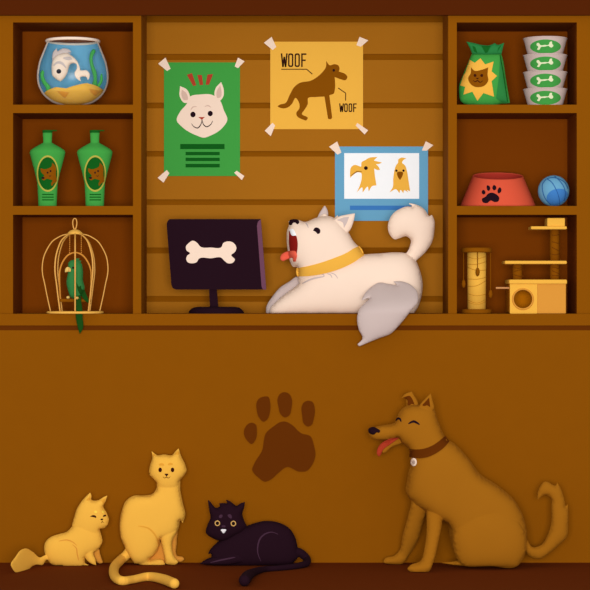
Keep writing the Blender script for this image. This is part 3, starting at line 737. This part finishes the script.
ring = tube([P(cxh + 10.0 * math.cos(a), cyh + 10.0 * math.sin(a), Y0 - .001) for a in np.linspace(0, 2 * math.pi, 40, False)], .95 * K(Y0), 8, True)
obj('entrance_ring', ring, ORG, ct2, sm=True)
obj('house_roof', rbox(X(75), X(386), Y0 - .006, Y1 + .01, Z(397), Z(373), .0045), YEL, ct2)
obj('perch_stick', tube([Vector((X(9), Y0 + .03, Z(418))), Vector((X(84), Y0 + .03, Z(418)))], .95 * K(Y0), 10), mat('stick', 'D99A60'), ct2)
obj('middle_platform', rbox(X(53), X(386), Y0, Y1 - .03, Z(290), Z(272), .004), YEL, ct2)
obj('top_platform', rbox(X(193), X(386), Y0, Y1 - .05, Z(104), Z(87), .004), YEL, ct2)
obj('top_box', rbox(X(281), X(377), Y0 + .005, Y1 - .06, Z(88), Z(42), .004), YEL, ct2)
lines = {0: [[(305, 135), (330, 135), (353, 128)], [(305, 170), (335, 178), (353, 185)], [(305, 200), (335, 215), (353, 222)], [(305, 238), (330, 240), (353, 232)]],
         1: [[(305, 305), (335, 312), (353, 318)], [(305, 325), (335, 338), (353, 345)], [(305, 350), (335, 352), (353, 345)]],
         2: [[(103, 310), (130, 312), (153, 306)], [(103, 330), (130, 322), (153, 318)], [(103, 348), (130, 355), (153, 355)]]}
for i, (xa, xb, ya, yb) in enumerate(((303, 355, 102, 274), (303, 355, 288, 376), (102, 154, 288, 376))):
    r_ = (X(xb) - X(xa)) / 2; cx = (X(xa) + X(xb)) / 2; cy = Y0 + .035 + r_
    p_ = obj('post', lathe([(r_, Z(yb)), (r_, Z(ya))], cx, cy, 32), BRN, ct2, sm=True)
    v_ = bvh_of(p_)
    obj('rope_lines', join(*[decal(stroke(T(q), .75, False), v_, .0007, spacing=.8) for q in lines[i]]), mat('rope_dark', '6B3502'), p_)

# ------------------------------------------------------------------ white dog on the counter
YDg = .165
TA = TR(265, 200, 4.914); TB = TR(340, 200, 3.933)
dg = thing('white_dog', 'big cream white dog howling, lying on the counter with a yellow collar', 'dog', (P(340, 0, YDg).x, YDg, ZC))
torso = smooth(TB([(93, 215), (160, 210), (210, 206), (265, 212), (297, 238), (315, 280), (325, 330), (320, 380), (305, 425), (293, 446), (293, 460, 1)]) +
               TA([(28, 572, 1), (26, 535), (50, 505), (100, 462), (165, 412), (200, 360), (400, 290)]), 1.5)
head = smooth(TA([(118, 120), (116, 105), (130, 97), (165, 98), (190, 107), (250, 88), (285, 80), (330, 84), (340, 90, 1), (356, 74, 1), (362, 84), (385, 120), (408, 155), (430, 195), (487, 270), (480, 330),
                  (400, 400), (250, 420), (170, 412), (162, 376), (157, 330), (138, 328), (124, 305), (112, 250), (107, 200), (109, 150)]), 1.2)
nearear = smooth(TA([(362, 82), (400, 72), (443, 65, 1), (438, 95), (408, 158), (385, 170), (350, 130), (345, 95)]), 1)
tail = smooth(TB([(255, 225), (272, 190), (277, 155), (260, 143), (235, 150), (215, 155), (195, 135), (188, 105), (195, 75), (210, 52), (235, 35), (265, 25), (288, 27), (264, 11, 1), (300, 18), (330, 35),
                  (350, 64, 1), (362, 58, 1), (371, 80), (371, 120), (362, 165), (340, 200), (300, 238), (285, 250)]), 1.2)
yleg = lambda x, y: .07 + (-.05 - .07) * (lambda q: q * q * (3 - 2 * q))(min(1, max(0, (y - 272) / 42)))
hind = smooth(TB([(118, 385), (84, 396, 1), (95, 372), (120, 345), (155, 325), (190, 330), (226, 337, 1), (210, 320, 1), (240, 320), (275, 332), (300, 355), (307, 395), (275, 440), (235, 490), (200, 525),
                  (150, 545), (75, 576, 1), (68, 568, 1), (88, 545), (74, 510), (67, 470), (76, 430), (98, 405)]), 1.2)
far = smooth(TA([(5, 568, 1), (6, 528), (38, 472), (72, 432), (120, 400), (158, 376), (200, 400), (170, 440), (100, 490), (60, 568, 1)]), 1.2)
farear = smooth(TA([(255, 95), (262, 75), (276, 50), (293, 26, 1), (303, 40), (309, 82), (290, 105)]), .8)
db = body('body', [
    (inflate(torso, YDg, .95, cap=28, rim=.9, zmin=ZC + .0005), CREAM),
    (inflate(head, YDg, 1.0, cap=28, rim=.9, spacing=1.8), CREAM),
    (inflate(nearear, YDg - .035, .4, rim=1.1, spacing=1.3), CREAM),
    (inflate(tail, YDg, .6, rim=1.0, spacing=1.8), CREAM),
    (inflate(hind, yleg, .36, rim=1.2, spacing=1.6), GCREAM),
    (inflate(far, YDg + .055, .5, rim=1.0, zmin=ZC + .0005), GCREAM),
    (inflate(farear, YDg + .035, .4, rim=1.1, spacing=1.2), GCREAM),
    (inflate(smooth(TA([(262, 92), (285, 70, 1), (295, 68), (310, 82), (320, 100)]), .8), YDg + .022, .4, rim=1.0, spacing=1), CREAM),
], dg, voxel=.0024, iters=4)
dv = bvh_of(db)
obj('nose', decal(smooth(TA([(117, 112), (122, 99), (145, 94), (165, 99), (168, 111), (158, 119), (149, 111), (138, 112), (131, 122), (120, 122)]), .6), dv, .002, .5, spacing=.8), BLACK, dg, sm=True)
obj('mouth', decal(smooth(TA([(118, 150, 1), (135, 148), (152, 172), (160, 205), (158, 250), (150, 280), (128, 268), (119, 230), (117, 180)]), .8), dv, .0012), MOUTH, dg)
obj('tooth', decal(smooth(TA([(121, 146), (135, 142), (148, 158), (154, 175, 1), (132, 174), (124, 160)]), .5), dv, .003, .3, spacing=.8), WHITE, dg)
obj('tongue', decal(smooth(TA([(75, 290), (78, 272), (95, 258), (125, 250), (150, 252), (157, 270), (151, 302, 1), (140, 304), (134, 285), (110, 292), (85, 300)]), .7), dv, .003, .6, spacing=.9), TONG, dg, sm=True)
obj('eye', decal(smooth(TA([(236, 150, 1), (246, 136), (262, 137), (272, 150), (268, 164), (258, 167, 1), (248, 156)]), .5), dv, .001, .5, spacing=.7), BLACK, dg, sm=True)
obj('collar', decal(smooth(TA([(155, 335, 1), (200, 327), (260, 312), (340, 285), (400, 260), (440, 236), (463, 226, 1), (475, 240), (488, 270, 1), (430, 310), (350, 345), (260, 368), (200, 375), (158, 376, 1), (153, 350)]), 1.2), dv, .004, both=True, spacing=1.6), YEL, dg, sm=False)
obj('inner_ear', decal(smooth(TA([(351, 98, 1), (390, 85), (414, 82, 1), (402, 112), (388, 138, 1), (382, 112)]), .6), dv, .001, spacing=.9), GCREAM, dg)
objs('fur_crease', [*[decal(stroke(TA(q), w_), dv, .001, spacing=.9) for q, w_ in (([(190, 106), (205, 118), (213, 138)], 1.1), ([(182, 411), (230, 388), (292, 376)], 1.8),
    ([(272, 363), (290, 370), (284, 380)], 1.0), ([(305, 362), (322, 368), (330, 383)], 1.1), ([(320, 358), (342, 365), (358, 386)], 1.0))]], GCREAM, dg)

# ------------------------------------------------------------------ brown dog on the floor
TC = TR(365, 385, 5.9); TD = TR(375, 470, 2.878); TE = TR(355, 380, 2.565)
DB = mat('dog_brown', 'A36512', noise=.03); YO = -.14
od = thing('brown_dog', 'large brown dog with dark collar sitting on the floor, tongue out', 'dog', (P(465, 0, YO).x, YO, 0))
torso = smooth(TE([(150, 185), (240, 155), (290, 200), (320, 240), (365, 270), (410, 310), (435, 360), (441, 400), (437, 430), (424, 470, 1)]) +
               TD([(330, 278), (232, 274), (188, 267, 1), (225, 263), (255, 256, 1), (243, 236), (235, 242, 1), (232, 225), (223, 228, 1), (214, 190), (207, 153), (192, 146, 1), (170, 140), (142, 118, 1), (105, 90), (88, 50)]) +
               TE([(131, 270), (137, 235), (147, 205)]), 1.6)
head = smooth(TC([(22, 264), (60, 248), (100, 238), (180, 215), (190, 185), (205, 155), (235, 128), (300, 118), (345, 116), (400, 130), (425, 195), (470, 300), (500, 340), (560, 420), (500, 500), (300, 500), (262, 440),
                  (262, 380), (215, 337), (203, 316), (150, 322), (100, 326), (50, 322), (28, 302)]), 1.3)
y1 = lambda x, y: YO + .085 * min(1, max(0, (y - 505) / 50))
y2 = lambda x, y: YO - .02 - .115 * min(1, max(0, (y - 505) / 62))
ob = body('body', [
    (inflate(torso, YO, .95, cap=26, rim=.9, zmin=.0005, spacing=2.4), DB),
    (inflate(smooth(TD([(225, 175), (260, 120), (330, 100), (400, 130), (434, 190), (432, 240), (413, 274), (330, 277), (250, 272)]), 2), YO - .05, .55, cap=22, rim=.5, zmin=.0005, spacing=2.4), DB),
    (inflate(head, YO, 1.0, cap=22, rim=.9, spacing=1.8), DB),
    (inflate(smooth(TC([(190, 312), (218, 337), (160, 366), (104, 401), (94, 392), (120, 358)]), .8), YO + .01, .6, rim=.9, spacing=1.2), DB),
    (inflate(smooth(TC([(212, 78, 1), (240, 50), (275, 37, 1), (290, 60), (313, 120), (300, 145), (250, 140), (243, 100), (240, 75)]), .8), YO + .03, .35, rim=1.1, spacing=1.2), DB),
    (inflate(smooth(TC([(322, 124), (355, 80), (388, 47, 1), (400, 95), (407, 140), (370, 160)]), .8), YO - .03, .35, rim=1.1, spacing=1.2), DB),
    (inflate(smooth(TD([(95, 60), (104, 92), (98, 120), (80, 185), (65, 238), (55, 246), (28, 255), (24, 264), (50, 271), (80, 269), (95, 250), (122, 205), (140, 145), (150, 110), (130, 60)]), 1.2), y1, .7, rim=.8, zmin=.0005), DB),
    (inflate(smooth(TD([(148, 118), (148, 180), (143, 220), (130, 262), (100, 275), (93, 285), (102, 293), (130, 297), (155, 292), (168, 265), (182, 210), (194, 146), (195, 100), (150, 85)]), 1.2), y2, .7, rim=.8, zmin=.0005), DB),
    (inflate(smooth(TD([(430, 195), (455, 222), (478, 215), (495, 190), (505, 160), (507, 110), (505, 80), (492, 72), (467, 86, 1), (468, 65), (476, 45), (488, 33), (522, 43), (523, 34, 1), (534, 52), (546, 90), (549, 106), (555, 95, 1),
                        (556, 150), (550, 195), (530, 215), (500, 240), (475, 255), (457, 254), (425, 205)]), 1.2), YO + .02, .6, rim=1.0, zmin=.0005), DB),
], od, voxel=.0024, iters=5)
ov = bvh_of(ob)
obj('nose', decal(smooth(TC([(19, 262), (50, 247), (75, 258), (90, 270), (82, 282), (70, 280), (52, 293), (35, 290), (22, 280)]), .6), ov, .0015, .5, spacing=.8), BLACK, od, sm=True)
obj('tongue', decal(smooth(TC([(202, 313, 1), (170, 312), (120, 328), (85, 355), (71, 385), (72, 412), (82, 422), (95, 408), (105, 385), (150, 350)]), .7), ov, .004, .4, spacing=.9), mat('dog_tongue', 'AE3A22'), od, sm=True)
objs('closed_eye', [decal(stroke(TC([(183, 211), (194, 197), (204, 199), (213, 217)]), 2.1), ov, .001, .2, spacing=.6), decal(stroke(TC([(256, 229), (286, 215), (322, 234)]), 2.4), ov, .001, .2, spacing=.6)], BLACK, od)
objs('inner_ear', [decal(smooth(TC([(224, 75, 1), (265, 65), (280, 85), (292, 116, 1), (275, 112), (262, 120), (250, 118, 1), (248, 88)]), .7), ov, .001, spacing=.9), decal(smooth(TC([(337, 119, 1), (378, 74, 1), (385, 131, 1), (365, 120), (350, 124)]), .7), ov, .001, spacing=.9)], DARKF, od)
obj('collar', decal(smooth(TC([(262, 377, 1), (300, 380), (350, 375), (410, 350), (450, 320), (475, 298, 1), (498, 332, 1), (470, 365), (420, 402), (370, 425), (300, 432), (262, 426, 1)]), 1.2), ov, .004, both=True, spacing=1.6), DARKF, od)
tg = obj('tag', decal(ell(*TC([(287, 455)])[0], 3.1, 4.1), ov, .006, .2, sink=.0, spacing=.9), CREAM, od, sm=True, label='cream name tag hanging from the collar')
obj('tag_spot', decal(ell(*TC([(287, 455)])[0], 1.5, 2.0), bvh_of(tg), .001, spacing=.8), mat('tag_grey', 'D2B5A5'), tg)

# ------------------------------------------------------------------ yellow cats
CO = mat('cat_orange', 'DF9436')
def tailtube(T, pts, rads, Ybody, ns=6):
    q = []
    for (x, y), r_ in zip(T(pts), rads):
        rr = r_ * K(-.2)
        Yf = floorY(y, rr) if y > HZ + 200 else Ybody
        Yy = min(Ybody, Yf); p = P(x, y, Yy)
        p.z = max(p.z, rr); q.append((p.x, p.y, p.z, rr))
    q = spline3(q, ns)
    e = q[-1]; d = np.array(q[-1][:3]) - np.array(q[-3][:3]); d = d / np.linalg.norm(d)
    for f_ in (.4, .75, .97): q.append(np.r_[e[:3] + d * e[3] * f_, e[3] * math.sqrt(1 - f_ * f_)])
    return tube([Vector(a[:3]) for a in q], [a[3] for a in q], 16)
TF = TR(100, 440, 3.93); TG = TR(140, 440, 9.836); YC2 = -.058
c2 = thing('yellow_cat', 'tall yellow cat sitting upright on the floor between kitten and black cat', 'cat', (P(155, 0, YC2).x, YC2, 0))
torso = smooth(TF([(222, 150), (222, 190), (205, 212), (175, 218), (130, 220), (105, 236), (85, 280), (77, 340), (82, 385), (100, 425), (115, 455), (135, 486, 1), (200, 488), (258, 486, 1), (250, 474), (190, 471, 1), (222, 443), (235, 412),
                   (240, 385), (285, 385), (300, 366), (309, 345), (314, 312, 1), (325, 327, 1), (335, 295), (326, 250), (316, 200), (312, 150)]), 1.3)
head = smooth(TG([(114, 109, 1), (140, 130), (168, 148), (235, 142), (320, 146), (345, 115), (380, 81, 1), (395, 130), (405, 160), (440, 230), (460, 296, 1), (452, 320), (420, 365), (386, 410), (387, 450), (165, 450), (165, 425), (130, 380), (94, 345, 1),
                  (98, 325, 1), (88, 318, 1), (92, 285), (103, 235), (120, 185)]), 1)
yl = lambda x, y: YC2 - .02
cb2 = body('body', [
    (inflate(torso, YC2, .95, cap=14, rim=.6, zmin=.0005, spacing=1.7), YEL),
    (inflate(smooth(TF([(120, 420), (115, 380), (140, 345), (190, 345), (220, 372), (228, 405), (215, 445), (190, 474), (250, 474), (256, 486), (150, 486)]), 1.5), YC2 - .012, .5, cap=12, rim=.3, zmin=.0005, spacing=1.7), YEL),
    (inflate(head, YC2 - .01, 1.0, cap=13, rim=.7, spacing=1.5), YEL),
    (inflate(smooth(TF([(238, 370), (245, 420), (256, 470), (258, 485), (275, 490), (300, 488), (307, 480), (295, 465), (285, 440), (283, 400), (300, 350), (260, 340)]), 1), yl, .7, rim=.6, zmin=.0005, spacing=1.3), YEL),
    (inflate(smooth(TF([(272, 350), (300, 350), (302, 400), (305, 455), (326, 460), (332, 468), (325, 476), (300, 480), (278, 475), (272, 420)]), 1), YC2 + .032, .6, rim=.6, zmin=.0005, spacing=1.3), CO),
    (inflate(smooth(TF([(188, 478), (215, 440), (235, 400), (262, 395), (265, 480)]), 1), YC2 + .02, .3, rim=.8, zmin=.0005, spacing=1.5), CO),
    (tailtube(TF, [(125, 415), (105, 450), (78, 475), (56, 502), (58, 535), (85, 553), (130, 548), (190, 537), (245, 546), (292, 564)], [4.6, 4.8, 4.9, 4.9, 4.7, 4.4, 3.9, 4.3, 4.8, 4.9], YC2), YEL),
], c2, voxel=.002, iters=4)
v2 = bvh_of(cb2)
objs('eye', [decal(ell(*TG([(198, 294)])[0], 1.75, 2.3), v2, .001, .4, spacing=.6), decal(ell(*TG([(320, 294)])[0], 1.75, 2.3), v2, .001, .4, spacing=.6)], mat('cat_eye', '3A0D08'), c2, sm=True)
objs('brow', [decal(smooth(TG([(186, 240), (210, 228), (236, 240), (236, 250), (210, 252), (188, 250)]), .5), v2, .0008, spacing=.7), decal(smooth(TG([(276, 236), (300, 223), (322, 234), (322, 244), (300, 246), (278, 247)]), .5), v2, .0008, spacing=.7)], mat('brow_ochre', 'E6A034'), c2)
obj('nose', decal(smooth(TG([(242, 334), (260, 331), (279, 334), (262, 358, 1)]), .5), v2, .001, .4, spacing=.6), mat('cat_eye', '3A0D08'), c2, sm=True)
obj('mouth', join(decal(stroke(TG([(222, 360), (240, 374), (260, 366), (280, 374), (298, 358)]), .75), v2, .0008, spacing=.5), decal(stroke(TG([(260, 352), (260, 368)]), .5, False), v2, .0008, spacing=.5)), mat('mouth_brown', '7A4A12'), c2)
objs('inner_ear', [decal(smooth(TG([(345, 140), (378, 105, 1), (385, 140), (365, 145)]), .5), v2, .0006, spacing=.8), decal(smooth(TG([(122, 130, 1), (150, 148), (128, 165)]), .5), v2, .0006, spacing=.8)], mat('brow_ochre', 'E6A034'), c2)
obj('fur_crease', decal(stroke(TF([(150, 338), (190, 347), (212, 367), (226, 392), (232, 418)]), 1.7), v2, .0008, spacing=.8), mat('brow_ochre', 'E6A034'), c2)

TH = TR(5, 480, 5.364); TI = TR(70, 488, 12.55); YKt = -.085
kt = thing('yellow_kitten', 'small yellow kitten with a fluffy tail sitting at the left end of the floor', 'cat', (P(75, 0, YKt).x, YKt, 0))
sst = lambda t: (lambda q: q * q * (3 - 2 * q))(min(1, max(0, t)))
ytl = lambda x, y: YKt - .19 * min(1.35, math.log(1 + math.exp((42 - x) / 5)) * 5 / 24)
kb = body('body', [
    (inflate(smooth(TH([(372, 200), (440, 170), (500, 250), (518, 300), (522, 332), (512, 355), (498, 374), (468, 392), (430, 420), (430, 447, 1), (452, 457, 1), (420, 463), (300, 462), (245, 448), (222, 415), (210, 370), (216, 335), (245, 306), (290, 290), (330, 278), (358, 250)]), 1.2), YKt, .65, cap=15, rim=.6, zmin=.0005, spacing=1.6), YEL),
    (inflate(smooth(TH([(360, 250), (372, 200), (384, 158), (408, 118), (432, 90), (457, 67, 1), (464, 82), (463, 105), (500, 108), (525, 93), (550, 82, 1), (541, 110), (527, 142), (545, 175), (558, 210, 1), (550, 240), (532, 258), (508, 264), (512, 290), (440, 310)]), 1), YKt - .005, .7, cap=12, rim=.6, spacing=1.4), YEL),
    (inflate(smooth(TH([(428, 380), (432, 420), (450, 440), (470, 452), (489, 457, 1), (486, 430), (474, 395), (500, 350), (450, 340)]), .8), YKt - .012, .6, rim=.6, zmin=.0005, spacing=1.2), YEL),
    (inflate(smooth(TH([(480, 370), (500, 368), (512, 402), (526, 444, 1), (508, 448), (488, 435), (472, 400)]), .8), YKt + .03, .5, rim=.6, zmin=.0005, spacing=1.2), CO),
    (inflate(smooth(TH([(240, 405), (220, 402), (187, 415), (150, 386), (110, 366), (85, 375), (57, 410), (31, 456), (45, 485), (75, 508), (97, 515), (117, 498), (145, 464), (165, 455), (202, 455), (225, 428), (240, 430)]), 1.1), ytl, .6, rim=.6, zmin=.0005, spacing=1.4), YEL),
], kt, voxel=.0019, iters=2)
v3 = bvh_of(kb)
objs('eye', [decal(smooth(TI([(250, 357, 1), (285, 341), (312, 344), (329, 358), (328, 373), (300, 367)]), .5), v3, .001, .3, spacing=.6), decal(smooth(TI([(411, 362, 1), (424, 338), (452, 340), (452, 352), (428, 360)]), .4), v3, .001, .3, spacing=.5)], mat('cat_eye', '3A0D08'), kt)
objs('brow', [decal(ell(*TI([(322, 299)])[0], 1.6, 1.3), v3, .0008, spacing=.6), decal(ell(*TI([(415, 300)])[0], 1.2, 1.3), v3, .0008, spacing=.6)], mat('brow_yellow', 'FFD34F'), kt)
obj('nose', decal(smooth(TI([(381, 394), (398, 382), (419, 392), (402, 405)]), .4), v3, .001, .3, spacing=.5), mat('cat_eye', '3A0D08'), kt)
obj('mouth', join(decal(stroke(TI([(406, 412), (400, 428), (391, 440)]), .6), v3, .0008, spacing=.5), decal(stroke(TI([(406, 412), (412, 428), (423, 436)]), .6), v3, .0008, spacing=.5)), mat('mouth_brown', '7A4A12'), kt)
objs('inner_ear', [decal(smooth(TI([(205, 156), (250, 100, 1), (250, 150)]), .5), v3, .0006, spacing=.8), decal(smooth(TI([(393, 158), (442, 124, 1), (420, 195)]), .5), v3, .0006, spacing=.8)], mat('brow_ochre', 'E6A034'), kt)
objs('fur_crease', [decal(stroke(TH([(288, 328), (335, 322), (368, 336), (385, 351)]), 1.2), v3, .0008, spacing=.7), decal(stroke(TH([(362, 346), (382, 365), (387, 395), (396, 433)]), 1.2), v3, .0008, spacing=.7)], CO, kt)

# ------------------------------------------------------------------ black cat
TJ = TR(190, 485, 4.538); TK = TR(195, 490, 7.37); YBk = -.07
BC = BLACK
bc = thing('black_cat', 'black cat with round yellow eyes lying on the floor below the paw print', 'cat', (P(255, 0, YBk).x, YBk, 0))
kb = body('body', [
    (inflate(smooth(TJ([(135, 250), (108, 275), (90, 295), (81, 314, 1), (96, 311), (97, 328, 1), (75, 336), (43, 358, 1), (150, 372), (290, 372), (330, 372), (400, 370), (455, 366), (477, 345), (492, 325), (489, 290), (475, 232), (450, 196), (400, 170), (345, 163), (290, 174), (255, 187), (200, 200)]), 1.2), YBk, .6, cap=15, rim=.6, zmin=.0005, spacing=1.6), BC),
    (inflate(smooth(TK([(94, 71, 1), (108, 82), (160, 131), (184, 118), (177, 98, 1), (215, 96), (236, 98), (227, 71, 1), (250, 78), (275, 95), (308, 116), (335, 98), (369, 87, 1), (362, 130), (349, 175), (360, 220), (380, 268), (300, 335), (178, 374), (130, 355), (80, 314), (90, 262), (114, 200), (105, 150)]), 1), YBk - .02, .7, cap=13, rim=.6, spacing=1.4), BC),
    (inflate(smooth(TJ([(43, 357, 1), (90, 335), (150, 322), (230, 318), (250, 340), (200, 358), (100, 361)]), 1), YBk - .03, .6, rim=.5, zmin=.0005, spacing=1.3), BC),
    (tailtube(TJ, [(465, 300), (500, 308), (530, 335), (527, 356), (480, 368), (400, 377), (335, 382), (290, 395), (262, 412), (247, 433)], [4.4, 4.4, 4.0, 3.5, 3.0, 2.8, 3.0, 3.9, 5.2, 5.5], YBk), BC),
], bc, voxel=.0021, iters=2)
v4 = bvh_of(kb)
objs('iris', [*[decal(ell(*TK([q])[0], 2.7, 2.8, 30), v4, .001, spacing=.6, holes=[ell(*TK([q])[0], 1.75, 1.85, 24)]) for q in ((165, 245), (283, 247))]], mat('iris_gold', 'D9A860'), bc, label='golden ring of the eye')
objs('pupil', [*[decal(ell(*TK([q])[0], 1.7, 1.8, 24), v4, .001, .3, spacing=.6) for q in ((165, 245), (283, 247))]], mat('pupil_brown', '1C0A0C'), bc)
objs('brow', [decal(smooth(TK([(176, 200), (186, 182), (202, 184), (200, 200), (186, 208)]), .5), v4, .0008, spacing=.7), decal(smooth(TK([(241, 184), (258, 178), (272, 195), (268, 210), (254, 206)]), .5), v4, .0008, spacing=.7)], PLUM2, bc)
obj('nose', decal(ell(*TK([(211, 268)])[0], 2.1, 1.1), v4, .001, .3, spacing=.5), PLUM2, bc)
obj('mouth', decal(smooth(TK([(190, 293), (210, 289), (230, 293), (222, 308), (210, 319), (198, 308)]), .4), v4, .001, .3, spacing=.6), mat('teeth_white', 'F5EFF0'), bc)
objs('fur_crease', [decal(stroke(TJ([(322, 346), (308, 310), (309, 270), (322, 238), (345, 220), (372, 214), (400, 224)]), 1.5), v4, .001, spacing=.7), decal(stroke(TJ([(93, 352), (130, 343), (205, 328)]), 1.5), v4, .001, spacing=.7)], PLUM2, bc)
